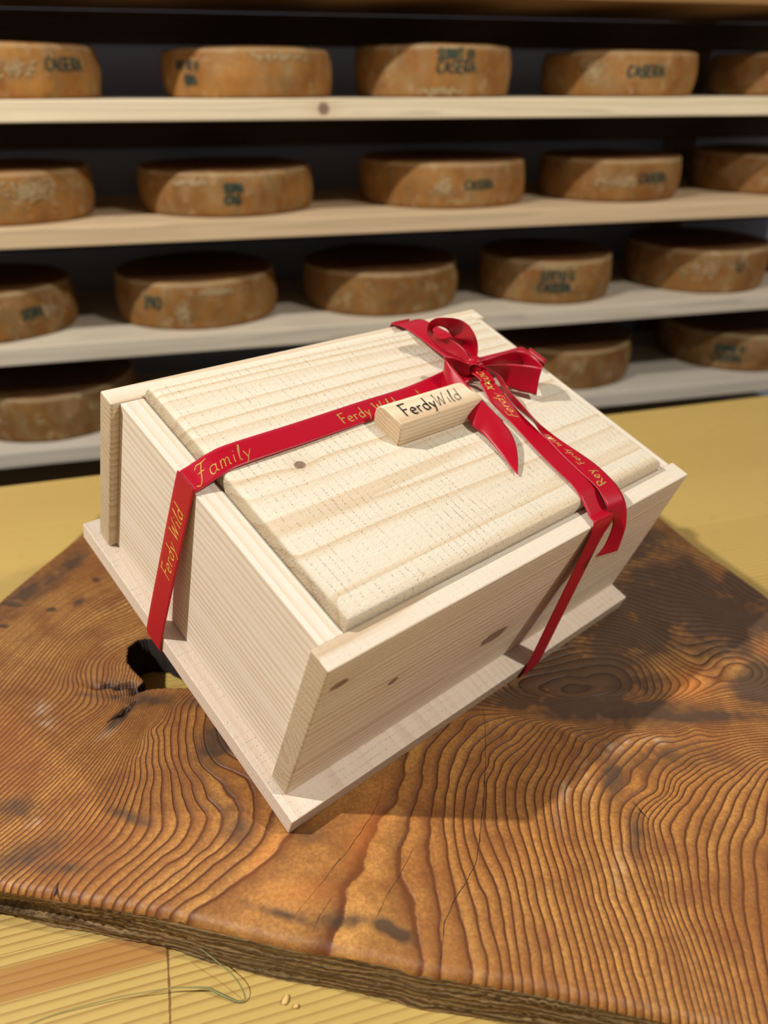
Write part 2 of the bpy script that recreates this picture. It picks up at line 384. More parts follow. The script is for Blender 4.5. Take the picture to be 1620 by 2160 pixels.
CH = [
 (-.673, 1.606, .150, .084, Z1, 'orange cheese wheel at far left of the top shelf, green word at its right', 1.08, [(['CASERA'], .053, .043, .019, .0050)], [(-.01, .045, .06, .012, 1)]),
 (-.268, 1.735, .166, .081, Z1, 'orange-brown cheese wheel with two faint short stamp lines at left, on the top shelf', 1.05, [(['BIT TE U'], -.145, .046, .013, .0040), (['ERA'], -.125, .022, .014, .0060)], [(.06, .066, .06, .006, 2)]),
 (.100, 1.826, .160, .089, Z1, 'tallest cheese wheel on the top shelf, with two bold green lines of stamp', 1.0, [(['SUNNT UI'], .008, .065, .0165, .0046), (['CASERA'], .008, .042, .0200, .0040)], [(.02, .012, .04, .006, 3)]),
 (.511, 1.939, .165, .083, Z1, 'cheese wheel on the top shelf with one green word in the middle of its side', 1.0, [(['CASERA'], .020, .036, .0195, .0050)], [(-.05, .045, .02, .02, 4)]),
 (.930, 2.055, .168, .084, Z1, 'plain cheese wheel cut by the photo edge at right end of the top shelf', .95, [], []),
 (-.725, 1.601, .155, .090, Z2, 'orange cheese wheel with a big white mold patch at far left of the second shelf', 1.02, [], [(.05, .062, .045, .016, 5), (.03, .058, .03, .014, 15)]),
 (-.328, 1.733, .178, .082, Z2, 'cheese wheel with a smeared dark green double stamp on the second shelf', .95, [(['SERA'], -.006, .047, .014, .0060), (['CAS'], -.006, .026, .015, .0070)], [(-.07, .064, .04, .006, 6)]),
 (.129, 1.859, .185, .088, Z2, 'wide cheese wheel with one slanting green word at right, third on the second shelf', 1.0, [(['CASERA'], .048, .038, .0165, .0042)], [(.0, .04, .02, .02, 7)]),
 (.517, 1.935, .159, .086, Z2, 'greyish cheese wheel with one green word by its right rim on the second shelf', .9, [(['CASERA'], .070, .040, .0180, .0046)], [(.02, .045, .05, .014, 8)]),
 (.954, 2.082, .188, .086, Z2, 'dark orange cheese wheel cut by the photo edge, right end of the second shelf', .92, [], []),
 (-.803, 1.586, .160, .094, Z3, 'brown cheese wheel with a faded green smear at far left of the third shelf', .92, [(['SERA'], .045, .04, .018, .0060)], [(.1, .05, .02, .02, 9)]),
 (-.408, 1.703, .171, .096, Z3, 'cheese wheel marked with a dark 390 at its left on the third shelf', .96, [(['390'], -.116, .044, .0250, .0056)], [(-.03, .035, .012, .02, 10), (.04, .075, .04, .006, 11)]),
 (-.009, 1.816, .178, .092, Z3, 'plain brown cheese wheel without stamp, third on the third shelf', .88, [], []),
 (.384, 1.899, .158, .096, Z3, 'cheese wheel with two dark stamp lines in the middle of its side, third shelf', .92, [(['SOTTO K'], -.006, .055, .0190, .0060), (['CASERA'], -.008, .030, .0190, .0066)], [(.02, .082, .05, .005, 12)]),
 (.788, 2.020, .173, .100, Z3, 'cheese wheel with a small green mark near its right rim on the third shelf', .92, [(['U'], .102, .052, .026, .0050)], [(.03, .055, .04, .02, 13)]),
 (1.200, 2.126, .165, .100, Z3, 'last cheese wheel barely in view at the right end of the third shelf', .9, [], []),
 (-.736, 1.626, .179, .098, Z4, 'dark brown cheese wheel low at left, just behind the corner of the pale box', .8, [], []),
 (.450, 1.940, .180, .098, Z4, 'plain dim cheese wheel on the lowest shelf behind the red bow', .8, [], []),
 (.954, 2.090, .196, .096, Z4, 'dark cheese wheel with two green stamp lines and a green dot, lowest shelf at right', .82, [(['EMMA V'], -.026, .050, .018, .0070), (['CASERA'], -.030, .026, .018, .0060)], []),
]
for i, (cx, cy, R, h, zt, lab, warm, st, pt) in enumerate(CH): cheese(i+1, cx, cy, R, h, zt, lab, warm, st, 0, .03, pt)
# ------------------------------------------------------------------ table
def table_material():
    N = NT('yellow_pine_table'); v = N.obj()            # grain runs along local x
    w = N.noise(N.scaled(v, 1.2, 9, 1), 1.0, 3, .5)
    sv = N.n('ShaderNodeSeparateXYZ'); N.put(sv.inputs[0], v)
    y = N.math('ADD', sv.outputs[1], N.math('MULTIPLY', w, .018))
    plank = N.math('FLOOR', N.math('DIVIDE', sv.outputs[1], .105))
    rnd = N.n('ShaderNodeTexWhiteNoise', noise_dimensions='1D'); N.put(rnd.inputs['W'], plank)
    ph = N.math('FRACT', N.math('ADD', N.math('DIVIDE', y, .0056), N.math('MULTIPLY', rnd.outputs[0], 3.0)))
    prof = N.ramp(ph, [(0, 0.05), (.55, .15), (.84, .8), (.92, 1.0), (1, 0.05)])
    base = N.mix(rnd.outputs[0], srgb(180, 152, 82), srgb(190, 162, 92))
    fade = N.ramp(N.noise(N.scaled(v, 1.5, 4, 1), 1.0, 2), [(.3, .25), (.7, .9)])
    c = N.mix(N.math('MULTIPLY', prof, N.math('MULTIPLY', fade, .8)), base, srgb(128, 82, 32))
    # one narrow strip of redder heartwood near the front
    st = N.math('MULTIPLY', N.math('GREATER_THAN', sv.outputs[1], .2865), N.math('LESS_THAN', sv.outputs[1], .3065))
    st = N.math('MULTIPLY', st, N.math('LESS_THAN', sv.outputs[0], -.045))
    c = N.mix(N.math('MULTIPLY', st, .62), c, srgb(150, 88, 40))
    # butt joint across that strip
    jx = N.math('ABSOLUTE', N.math('SUBTRACT', N.math('ADD', sv.outputs[0], N.math('MULTIPLY', w, .004)), -.0445))
    jy = N.math('LESS_THAN', sv.outputs[1], .3065)
    j = N.math('MULTIPLY', N.math('LESS_THAN', jx, N.math('MULTIPLY', N.noise(v, 300, 2), .0012)), jy)
    c = N.mix(N.math('MULTIPLY', j, .8), c, srgb(90, 52, 22))
    c = N.mix(N.math('MULTIPLY', N.ramp(N.noise(v, 60, 4), [(.6, 0.0), (.75, 1.0)]), .25), c, srgb(160, 120, 60))
    fib = N.noise(N.scaled(v, 60, 1500, 1), 1.0, 2)
    h = N.math('ADD', N.math('MULTIPLY', prof, -.6), N.math('MULTIPLY', fib, .3))
    return N.out(c, .5, N.bump(h, .35, .0007), Specular_IOR_Level=.35)
tbl = empty('work_table', (0, 0, 0), (0, 0, math.radians(16.3)))
tag(tbl, 'yellow pine work table with worn planks under the dark wooden slab', 'table')
tm = table_material()
board('table_top', (-1.3, -.25, TABLE_Z - .035), (1.9, .959, TABLE_Z), tm, tbl, .003)
leg_m = pine('table_leg_wood', 'z', (0, 0, 0), .01, (190, 150, 90), (150, 108, 60))
for x in (-1.22, 1.75):
    for y in (-.19, .86): board('leg', (x, y, 0), (x + .07, y + .07, TABLE_Z - .035), leg_m, tbl, .002)
# ------------------------------------------------------------------ slab: growth rings traced as contour lines
PP = (math.sin(PITCH), math.cos(PITCH))
SN = np.array([.01747, .01590, .99972]); ST = np.array([-.05894, .31736, -.40332]); SD = SN @ ST
def sl(u, v):      # survey of the slab's marks: sight line (u, v) to its top plane -> x, y in metres
    r = np.array([(u-810)/1620, 0, 0]) + np.array([0, -PP[0], -PP[1]])*((v-1080)/1620) + np.array([0, PP[1], -PP[0]])
    r = r*(SD/(SN @ r)); return r[:2]
RINGS = {
 1: [[(596,1774),(578,1804),(548,1826),(481,1870),(407,1919)]],
 2: [[(568,1718),(556,1756),(533,1789),(493,1826),(426,1878),(356,1924)]],
 3: [[(433,1511),(430,1541),(437,1578),(459,1615),(519,1644)],[(533,1696),(530,1733),(511,1770),(470,1811),(407,1859),(330,1915)]],
 4: [[(413,1493),(409,1537),(413,1578),(430,1622),(463,1652),(476,1676),(500,1707),(500,1733),(481,1770),(437,1807),(370,1863),(307,1915)]],
 5: [[(400,1493),(394,1530),(394,1578),(402,1619),(426,1652),(437,1685),(467,1722),(465,1748),(441,1785),(393,1826),(333,1870),(281,1915)]],
 6: [[(385,1489),(379,1530),(378,1578),(385,1619),(404,1652),(410,1681),(434,1719),(431,1748),(411,1778),(352,1822),(296,1870),(256,1911)]],
 7: [[(372,1489),(365,1526),(361,1574),(365,1607),(378,1644),(385,1676),(401,1715),(398,1752),(374,1785),(326,1822),(274,1867),(241,1900)]],
 8: [[(352,1526),(348,1559),(348,1593),(361,1630),(365,1676),(370,1715),(367,1752),(341,1785),(289,1830),(237,1874),(219,1896)]],
 10: [[(330,1526),(324,1559),(322,1596),(326,1637),(319,1674),(315,1733),(304,1763),(267,1800),(215,1841),(174,1881)]],
 12: [[(311,1533),(304,1559),(296,1600),(296,1641),(287,1676),(270,1726),(248,1763),(200,1804),(156,1844),(131,1881)]],
 20: [[(293,1530),(267,1563),(230,1615),(189,1676),(148,1726),(111,1767),(56,1811),(10,1850)]],
 27: [[(281,1489),(259,1519),(222,1559),(167,1619),(111,1676),(56,1726),(0,1774)]],
 37: [[(0,1676),(56,1626),(111,1578),(167,1533),(207,1504),(230,1481),(229,1426),(230,1403),(259,1374)]],
 40: [[(0,1641),(74,1578),(148,1515),(192,1467),(192,1433),(193,1408),(210,1384),(247,1357),(291,1339)]],
 43: [[(0,1607),(74,1541),(148,1478),(165,1448),(160,1425),(178,1384),(222,1349),(294,1317)]],
 47: [[(0,1567),(56,1511),(96,1474),(122,1444),(138,1408),(173,1364),(222,1327),(284,1302)]],
 34: [[(244,1440),(252,1420),(252,1403),(267,1384)],[(0,1710),(74,1641),(148,1574),(207,1522),(244,1489)]],
 56: [[(0,1465),(32,1426),(99,1352),(173,1290),(235,1253)]],
 66: [[(0,1376),(49,1332),(111,1278),(173,1238),(222,1216)]],
 80: [[(0,1292),(49,1258),(111,1213),(173,1179)]],
 1.01: [[(838,1690),(795,1752),(757,1810),(739,1860),(736,1915),(728,1960),(722,2005)]],
 2.01: [[(887,1668),(866,1727),(841,1795),(839,1841),(862,1881),(884,1943),(893,2030)]],
 3.01: [[(1002,1510),(967,1545),(926,1610),(924,1656),(906,1730),(900,1783),(912,1841),(929,1897),(929,1959),(927,2040)]],
 4.01: [[(946,1659),(937,1727),(941,1783),(955,1851),(967,1912),(983,1974),(998,2060)]],
 5.01: [[(1083,1515),(1038,1540),(992,1586),(964,1659),(958,1727),(964,1783),(986,1860),(1004,1928),(1020,1996),(1029,2065)]],
 6.01: [[(983,1659),(977,1727),(986,1783),(1011,1866),(1032,1943),(1054,2020),(1058,2075)]],
 7.01: [[(1120,1520),(1075,1560),(1030,1610),(1008,1659),(998,1718),(1011,1786),(1038,1851),(1054,1897),(1084,2083)]],
 8.01: [[(1124,1537),(1076,1574),(1042,1607),(1024,1652),(1024,1711),(1042,1789),(1068,1863),(1076,1898),(1104,2087)]],
 10.01: [[(1183,1522),(1142,1548),(1116,1578),(1079,1619),(1066,1659),(1067,1711),(1076,1752),(1098,1826),(1113,1898),(1140,1990),(1154,2090)]],
 13.01: [[(1279,1526),(1227,1533),(1183,1556),(1163,1585),(1153,1622),(1131,1667),(1133,1711),(1139,1752),(1157,1826),(1176,1898),(1208,2010),(1225,2105)]],
 16.01: [[(1316,1537),(1272,1548),(1227,1581),(1198,1626),(1179,1667),(1181,1711),(1190,1770),(1209,1826),(1227,1898),(1260,2010),(1285,2115)]],
 20.01: [[(1464,1535),(1390,1548),(1335,1574),(1301,1607),(1272,1637),(1250,1674),(1244,1711),(1253,1770),(1272,1826),(1287,1898),(1325,2010),(1362,2130)]],
 22.01: [[(1501,1556),(1420,1567),(1372,1589),(1335,1622),(1324,1652),(1294,1678),(1285,1711),(1285,1733),(1298,1800),(1313,1844),(1327,1898),(1362,2010),(1398,2140)]],
 25.01: [[(1613,1559),(1557,1567),(1494,1589),(1439,1615),(1405,1648),(1394,1678),(1361,1700),(1348,1726),(1348,1770),(1364,1837),(1383,1898),(1420,2010),(1455,2150)]],
 28.01: [[(1620,1578),(1539,1597),(1483,1620),(1435,1656),(1409,1693),(1379,1733),(1390,1789),(1405,1844),(1413,1898),(1455,2010),(1500,2160)]],
 31.01: [[(1620,1592),(1568,1610),(1520,1641),(1483,1685),(1457,1726),(1446,1763),(1450,1807),(1464,1898),(1500,2010),(1540,2160)]],
 34.01: [[(1620,1611),(1576,1652),(1546,1696),(1527,1744),(1513,1789),(1516,1898),(1550,2010),(1585,2160)]],
 37.01: [[(1612,1756),(1592,1793),(1600,1898),(1618,2010)]],
 -4: [[(1100,1480),(1209,1490),(1330,1482)],[(1120,1390),(1209,1365),(1302,1370),(1354,1395),(1378,1437),(1350,1478)]],
 -8: [[(1150,1440),(1230,1430),(1300,1430)]],
 4.02: [[(1200,1300),(1290,1312),(1350,1330),(1400,1362),(1470,1400)]],
 12.02: [[(1330,1262),(1400,1285),(1470,1290),(1560,1310)]],
 22.02: [[(1330,1180),(1400,1190),(1480,1215),(1570,1270)]],
 1.02: [[(1380,1500),(1440,1470),(1480,1440),(1560,1420)]],
}
cp = []; cv = []
for ph, lst in RINGS.items():
    for pl in lst:
        q = np.array(pl, float)
        for a, b in zip(q[:-1], q[1:]):
            k = max(1, int(np.hypot(*(b-a))/42))
            for t in range(k): cp.append(sl(*(a+(b-a)*t/k))); cv.append(round(ph))
        cp.append(sl(*q[-1])); cv.append(round(ph))
for ph, pl in [(.5, [(625,1800),(650,1850),(660,1900),(640,1950)]), (.6, [(470,1945),(540,1965),(620,1985)]), (.5, [(720,1700),(700,1740)]), (1.5, [(800,1990),(790,1930),(800,1860)])]:
    for p in pl: cp.append(sl(*p)); cv.append(ph)
cp = np.array(cp); cv = np.array(cv, float)
keep = []
for i in range(len(cp)):
    if all(np.hypot(*(cp[i]-cp[j])) > .0025 for j in keep): keep.append(i)
cp = cp[keep]; cv = cv[keep]
def tps(r2): return .5*r2*np.log(r2 + 1e-12)
nC = len(cp)
A_ = np.zeros((nC+3, nC+3))
A_[:nC, :nC] = tps(((cp[:, None]-cp[None])**2).sum(-1)) + np.eye(nC)*2e-6
A_[:nC, nC] = 1; A_[:nC, nC+1:] = cp; A_[nC, :nC] = 1; A_[nC+1:, :nC] = cp.T
wts = np.linalg.solve(A_, np.concatenate([cv, np.zeros(3)]))
def phase_at(P):
    out = np.empty(len(P))
    for i in range(0, len(P), 8000):
        q = P[i:i+8000]
        out[i:i+8000] = tps(((q[:, None]-cp[None])**2).sum(-1)) @ wts[:nC] + wts[nC] + q @ wts[nC+1:]
    return out
def poly(pts, n):
    q = np.array(catmull(pts, 24)); d = np.concatenate([[0], np.cumsum(np.hypot(*np.diff(q, axis=0).T))])
    t = np.linspace(0, d[-1], n); return np.stack([np.interp(t, d, q[:, i]) for i in (0, 1)], 1)
NU, NV = 600, 470
front = poly([(-.395, .318), (-.30, .293), (-.219, .279), (-.187, .274), (-.128, .265), (-.092, .257), (-.052, .248), (.002, .238), (.022, .233), (.076, .225), (.118, .216), (.152, .209), (.30, .178), (.46, .150)], NU)
back = poly([(-.300, .790), (-.1, .80), (.1, .797), (.296, .785)], NU)
left = poly([(-.395, .318), (-.365, .45), (-.344, .563), (-.314, .684), (-.300, .790)], NV)
right = poly([(.46, .150), (.41, .39), (.357, .586), (.320, .686), (.296, .785)], NV)
U, Vv = np.meshgrid(np.linspace(0, 1, NU), np.linspace(0, 1, NV))
# rows gather towards the front where the slab is seen from close by
Vv = Vv**1.15
def at(line, t):
    n_ = len(line)-1; k = np.clip(t*n_, 0, n_-1e-6); i = k.astype(int); f_ = (k-i)[..., None]
    return line[i]*(1-f_) + line[i+1]*f_
G = ((1-Vv)[..., None]*at(front, U) + Vv[..., None]*at(back, U) + (1-U)[..., None]*at(left, Vv) + U[..., None]*at(right, Vv)
     - ((1-U)*(1-Vv))[..., None]*front[0] - (U*(1-Vv))[..., None]*front[-1] - ((1-U)*Vv)[..., None]*back[0] - (U*Vv)[..., None]*back[-1])
XY = G.reshape(-1, 2)
PH = phase_at(XY)
# fine wander of the rings
wob = np.array([noise.noise(Vector((p[0]*70, p[1]*70, 1.0)))*.10 + noise.noise(Vector((p[0]*22, p[1]*22, 5.0)))*.22 for p in XY])
PH = PH + wob
ex = .0003*np.sin(2*np.pi*PH)
dL = [np.abs(Vv*.5).ravel(), np.abs((1-Vv)*.5).ravel(), (U*.7).ravel(), ((1-U)*.7).ravel()]
dmin = np.minimum(np.minimum(dL[0], dL[1]), np.minimum(dL[2], dL[3])) + ex + .0002
RR = .006
Zt = (SD - XY @ SN[:2])/SN[2]
und = np.array([noise.noise(Vector((p[0]*9, p[1]*9, 2.0)))*.0010 for p in XY])
dd = np.clip(dmin, 0, RR)
drop = RR - np.sqrt(np.maximum(RR**2 - (RR-dd)**2, 0))
def blob(u, v, ru, rv, rot=0.):
    """soft mark centred at a surveyed spot, radii in survey units"""
    c = sl(u, v); ex_ = (sl(u+ru*math.cos(rot), v+ru*math.sin(rot))-c); ey_ = (sl(u-rv*math.sin(rot), v+rv*math.cos(rot))-c)
    M_ = np.linalg.inv(np.stack([ex_, ey_], 1)); q = (XY-c) @ M_.T
    return np.exp(-(q**2).sum(1))
def total(lst):
    t = np.zeros(len(XY))
    for it in lst:
        t = np.maximum(t, it[0]*blob(*it[1:]))
    return t
n1 = np.array([noise.noise(Vector((p[0]*45, p[1]*45, 9.0))) for p in XY]); n2 = np.array([noise.noise(Vector((p[0]*160, p[1]*160, 4.0))) for p in XY])
DARK = total([(.95,1230,1420,150,95), (.9,1420,1250,150,80), (.8,1330,1330,150,60), (.8,1530,1300,120,80), (.7,1300,1500,200,30), (.75,1420,1240,110,60), (.9,1500,1300,110,45), (.6,1330,1150,110,60), (.7,1560,1240,100,60), (.9,1600,1440,50,50), (.75,1120,1470,120,30), (.65,1450,1510,160,16),
  (1.0,24,1274,24,7,.1), (.9,108,1286,12,5), (.7,203,1223,8,5), (.8,167,1270,12,6,-.5), (.5,70,1240,100,26,-.6), (.8,8,1320,10,4), (.45,150,1190,70,18,-.7),
  (.75,825,1960,55,18,.5), (.55,730,1940,60,22), (.5,600,1930,80,14,.3), (.6,270,1722,50,14,.3), (.35,480,1700,26,50), (.9,462,1560,34,60,.5), (.6,440,1480,60,16), (.6,330,1475,60,16),
  (.9,255,1512,40,8,-.75), (.6,222,1470,60,8,.1), (.5,60,1800,90,30,-.4), (.5,120,1830,60,16), (.45,30,1705,60,26), (.45,1290,1640,28,60), (.35,1410,1600,110,34), (.3,500,1755,40,60), (.35,650,1760,40,22), (.4,1340,1760,20,60)])
DARK = np.clip(DARK*(1.05 + .7*n1 + .5*n2), 0, 1)
PALE = np.clip(total([(1,85,1495,20,16), (.6,100,1525,20,14), (1,72,1736,16,8,-.6), (.9,1300,1575,34,12,-.3), (.8,1385,1563,30,8), (.8,1190,1665,10,30), (.7,1310,1830,14,40), (.5,220,1550,30,10,-.7), (.5,1180,1700,10,40), (.6,1235,1640,12,40,-.1)])*(.7 + 1.6*n2 + .6*n1), 0, 1)
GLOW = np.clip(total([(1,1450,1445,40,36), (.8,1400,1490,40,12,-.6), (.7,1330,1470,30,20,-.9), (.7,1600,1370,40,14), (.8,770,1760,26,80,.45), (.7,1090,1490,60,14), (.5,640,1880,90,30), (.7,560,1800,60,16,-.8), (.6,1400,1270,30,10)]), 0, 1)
hole_px = [(269,1384),(274,1366),(291,1352),(309,1349),(345,1352),(400,1378),(440,1410),(445,1440),(400,1449),(340,1450),(300,1453),(289,1446),(305,1437),(304,1432),(291,1421),(279,1408),(269,1395)]
hole = np.array([sl(*p) for p in hole_px])
def inside(P, poly_):
    c = np.zeros(len(P), bool); n_ = len(poly_)
    for i in range(n_):
        a, b = poly_[i], poly_[(i+1) % n_]
        m = ((a[1] > P[:, 1]) != (b[1] > P[:, 1])) & (P[:, 0] < (b[0]-a[0])*(P[:, 1]-a[1])/(b[1]-a[1]+1e-12) + a[0])
        c ^= m
    return c
IN = inside(XY + np.stack([n2, n1], 1)*.0008, hole)
BARK = np.clip(1.6*total([(1,240,1446,44,9,.05), (.9,270,1450,26,12), (.6,262,1500,26,7,-.8)])*(.8+.8*n2), 0, 1)
Z = Zt + und - drop - BARK*(.0035 + .002*n2) - total([(.004,290,1400,34,34)])*0
cone = np.clip(1.2*total([(1,296,1432,10,5)]), 0, 1)
T2 = TABLE_Z - CAMZ
top_n = len(XY)
idx = np.arange(top_n).reshape(NV, NU)
q4 = np.stack([idx[:-1, :-1], idx[:-1, 1:], idx[1:, 1:], idx[1:, :-1]], -1).reshape(-1, 4)
allin = IN[q4].all(1)
Zf = np.where(IN, T2 + .0015, Z)
q4 = q4[~allin]
# skirt
loop = list(idx[0, :]) + list(idx[1:, -1]) + list(idx[-1, -2::-1]) + list(idx[-2:0:-1, 0])
loop = np.array(loop); LP = XY[loop]
tan = np.roll(LP, -1, 0) - np.roll(LP, 1, 0); tan /= np.linalg.norm(tan, axis=1)[:, None]
inw = np.stack([-tan[:, 1], tan[:, 0]], 1)
arc = np.concatenate([[0], np.cumsum(np.hypot(*np.diff(LP, axis=0).T))])
K = 12; sk_xy = []; sk_z = []
for k in range(1, K+1):
    t = k/K; z_ = Z[loop]*(1-t) + (T2+.0003)*t
    und_ = (.0008 + .010*np.clip((-.10-LP[:, 0])/.14, 0, 1)*(LP[:, 1] < .34))*t**.8
    left_lip = np.clip(1-np.abs(arc-.12)/.16, 0, 1)            # the live edge steps in at the left end
    und_ = und_ + left_lip*(.006*(1 if t > .45 else 0) - (.010 if t > .72 else 0))
    nz = np.array([noise.noise(Vector((a*30, t*9, 3.3)))*.0016 + noise.noise(Vector((a*260, t*16, 7)))*.0006 for a in arc])
    sk_xy.append(LP + inw*(und_ + nz)[:, None]); sk_z.append(z_)
verts = np.concatenate([np.column_stack([XY, Zf])] + [np.column_stack([a, b]) for a, b in zip(sk_xy, sk_z)])
verts[:, 2] += CAMZ
nl = len(loop); sk = []
prev = loop
for k in range(K):
    cur = top_n + k*nl + np.arange(nl)
    sk.append(np.stack([prev, cur, np.roll(cur, -1), np.roll(prev, -1)], -1)); prev = cur
sk = np.concatenate(sk)
faces = np.concatenate([q4, sk])
me = bpy.data.meshes.new('slab_body')
me.vertices.add(len(verts)); me.vertices.foreach_set('co', verts.ravel())
me.loops.add(faces.size); me.loops.foreach_set('vertex_index', faces.ravel().astype(np.int32))
me.polygons.add(len(faces)); me.polygons.foreach_set('loop_start', np.arange(0, faces.size, 4, dtype=np.int32))
me.polygons.foreach_set('loop_total', np.full(len(faces), 4, dtype=np.int32))
mi = np.zeros(len(faces), dtype=np.int32); mi[len(q4):] = 1
hw = IN[q4].any(1); mi[:len(q4)][hw] = 2
me.polygons.foreach_set('material_index', mi)
me.update(calc_edges=True); me.validate()
me.polygons.foreach_set('use_smooth', np.ones(len(me.polygons), dtype=bool))
def attr(name, arr):
    a = me.attributes.new(name, 'FLOAT', 'POINT'); full = np.zeros(len(me.vertices), dtype=np.float32); full[:top_n] = arr
    for k in range(K): full[top_n+k*nl: top_n+(k+1)*nl] = arr[loop] + (0 if name != 'phase' else 0)
    a.data.foreach_set('value', full)
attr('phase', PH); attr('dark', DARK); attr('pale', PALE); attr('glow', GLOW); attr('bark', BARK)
N = NT('old_larch_slab'); v = N.obj()
def A(n_): return N.n('ShaderNodeAttribute', attribute_name=n_).outputs['Fac']
ph = N.math('ADD', A('phase'), N.math('MULTIPLY', N.math('SUBTRACT', N.noise(v, 130, 3), .5), .16))
fr = N.math('FRACT', ph)
prof = N.ramp(fr, [(0, 1.0), (.045, 0.16), (.22, 0.02), (.50, .22), (.78, .58), (.93, 1.0), (1, 1.0)])
ringid = N.math('FLOOR', ph)
wn = N.n('ShaderNodeTexWhiteNoise', noise_dimensions='1D'); N.put(wn.inputs['W'], ringid)
big = N.noise(v, 7, 3); mid = N.noise(v, 40, 4, .6)
li = N.mix(N.ramp(big, [(.35, 0.0), (.65, 1.0)]), srgb(214, 158, 84), srgb(190, 130, 62))
li = N.mix(N.math('MULTIPLY', wn.outputs[0], .5), li, srgb(152, 90, 38))
c = N.mix(N.math('MULTIPLY', prof, .95), li, srgb(88, 42, 15))
c = N.mix(N.ramp(mid, [(.45, 0.0), (.70, .6)]), c, srgb(118, 66, 30))
fine = N.noise(v, 420, 4, .7)
c = N.mix(N.ramp(fine, [(.42, .38), (.60, 0.0)]), c, srgb(96, 52, 22))
c = N.mix(N.ramp(N.noise(v, 11, 3, .6), [(.5, 0.0), (.7, .5)]), c, srgb(124, 70, 30))
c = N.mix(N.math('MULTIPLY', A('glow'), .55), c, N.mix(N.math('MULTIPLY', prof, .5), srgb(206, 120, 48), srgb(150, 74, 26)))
gray = N.mix(N.math('MULTIPLY', prof, .6), N.mix(N.noise(v, 30, 4, .6), srgb(62, 44, 32), srgb(104, 78, 54)), srgb(44, 28, 18))
c = N.mix(N.ramp(N.math('ADD', A('dark'), N.math('MULTIPLY', N.math('SUBTRACT', mid, .5), .35)), [(.08, 0.0), (.55, .94)]), c, gray)
c = N.mix(A('bark'), c, N.mix(N.noise(v, 400, 3), srgb(22, 12, 8), srgb(70, 40, 24)))
c = N.mix(N.math('MULTIPLY', N.math('MULTIPLY', A('pale'), N.math('SUBTRACT', 1.0, prof)), .55), c, srgb(212, 190, 160))
scr = N.ramp(N.noise(N.scaled(v, 900, 90, 1), 1.0, 2), [(.72, 0.0), (.8, 1.0)])
c = N.mix(N.math('MULTIPLY', scr, .25), c, srgb(80, 42, 18))
# long fine drying cracks
h = N.math('MULTIPLY', N.ramp(fr, [(0, 0.0), (.08, .75), (.45, 1.0), (.85, .7), (.96, 0.0), (1, 0.0)]), 1.0)
h = N.math('ADD', h, N.math('MULTIPLY', mid, .35))
h = N.math('ADD', h, N.math('MULTIPLY', fine, .35))
h = N.math('SUBTRACT', h, N.math('MULTIPLY', A('bark'), N.noise(v, 300, 3)))
h = N.math('MULTIPLY', h, N.math('SUBTRACT', 1.0, N.math('MULTIPLY', A('dark'), .6)))
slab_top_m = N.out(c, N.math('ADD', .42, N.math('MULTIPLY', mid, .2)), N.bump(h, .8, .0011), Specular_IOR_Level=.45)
N = NT('slab_live_edge'); v = N.obj()
w = N.n('ShaderNodeTexWave', wave_type='BANDS', bands_direction='Z'); N.put(w.inputs[0], N.scaled(v, .22, .22, 1)); w.inputs['Scale'].default_value = 75
w.inputs['Distortion'].default_value = 6; w.inputs['Detail'].default_value = 3; w.inputs['Detail Scale'].default_value = 2.2
c = N.mix(w.outputs[1], srgb(160, 130, 84), srgb(92, 66, 36))
c = N.mix(N.ramp(N.noise(v, 25, 4), [(.4, 0.0), (.7, .7)]), c, srgb(112, 92, 58))
c = N.mix(N.ramp(N.noise(N.scaled(v, 1, 1, 3), 260, 3), [(.55, 0.0), (.7, .8)]), c, srgb(40, 24, 12))
hh = N.math('ADD', w.outputs[1], N.noise(N.scaled(v, 1, 1, 3), 260, 4))
slab_side_m = N.out(c, .75, N.bump(hh, .8, .0014))
me.materials.append(slab_top_m); me.materials.append(slab_side_m)
N = NT('shaded_knot_hole'); me.materials.append(N.out(N.mix(N.noise(N.obj(), 200, 3), srgb(16, 9, 6), srgb(46, 28, 18)), .9))  # depth shade of the hole painted on: its walls are coloured near-black
slab = bpy.data.objects.new('wood_slab', me); sc.collection.objects.link(slab)
tag(slab, 'thick old reddish-brown wooden slab with strong growth rings and a knot hole, lying on the yellow table', 'slab')
# drying cracks: thin dark splits in the top face
def crack(pts, w0):
    q = np.array(catmull([sl(*p) for p in pts], 8)); V = []; Fc = []
    d = np.gradient(q, axis=0); d /= np.linalg.norm(d, axis=1)[:, None]; nn = np.stack([-d[:, 1], d[:, 0]], 1)
    for i, (p, n_) in enumerate(zip(q, nn)):
        wv_ = w0*(.35 + .65*abs(noise.noise(Vector((p[0]*200, p[1]*200, 1)))*1.6 + .4))*math.sin(math.pi*min(max((i+.6)/len(q), .02), .98))**.5
        jx = noise.noise(Vector((p[0]*120, p[1]*120, 8)))*.0009
        for s_ in (1, -1):
            r = p + n_*(jx + s_*wv_/2)
            z_ = (SD - r @ SN[:2])/SN[2] + noise.noise(Vector((r[0]*9, r[1]*9, 2.0)))*.0010 + .00012
            V.append((r[0], r[1], z_ + CAMZ))
        if i: b = 2*i; Fc.append((b-2, b-1, b+1, b))
    return V, Fc
crack_m = plain('crack_dark', (38, 20, 10), .9)
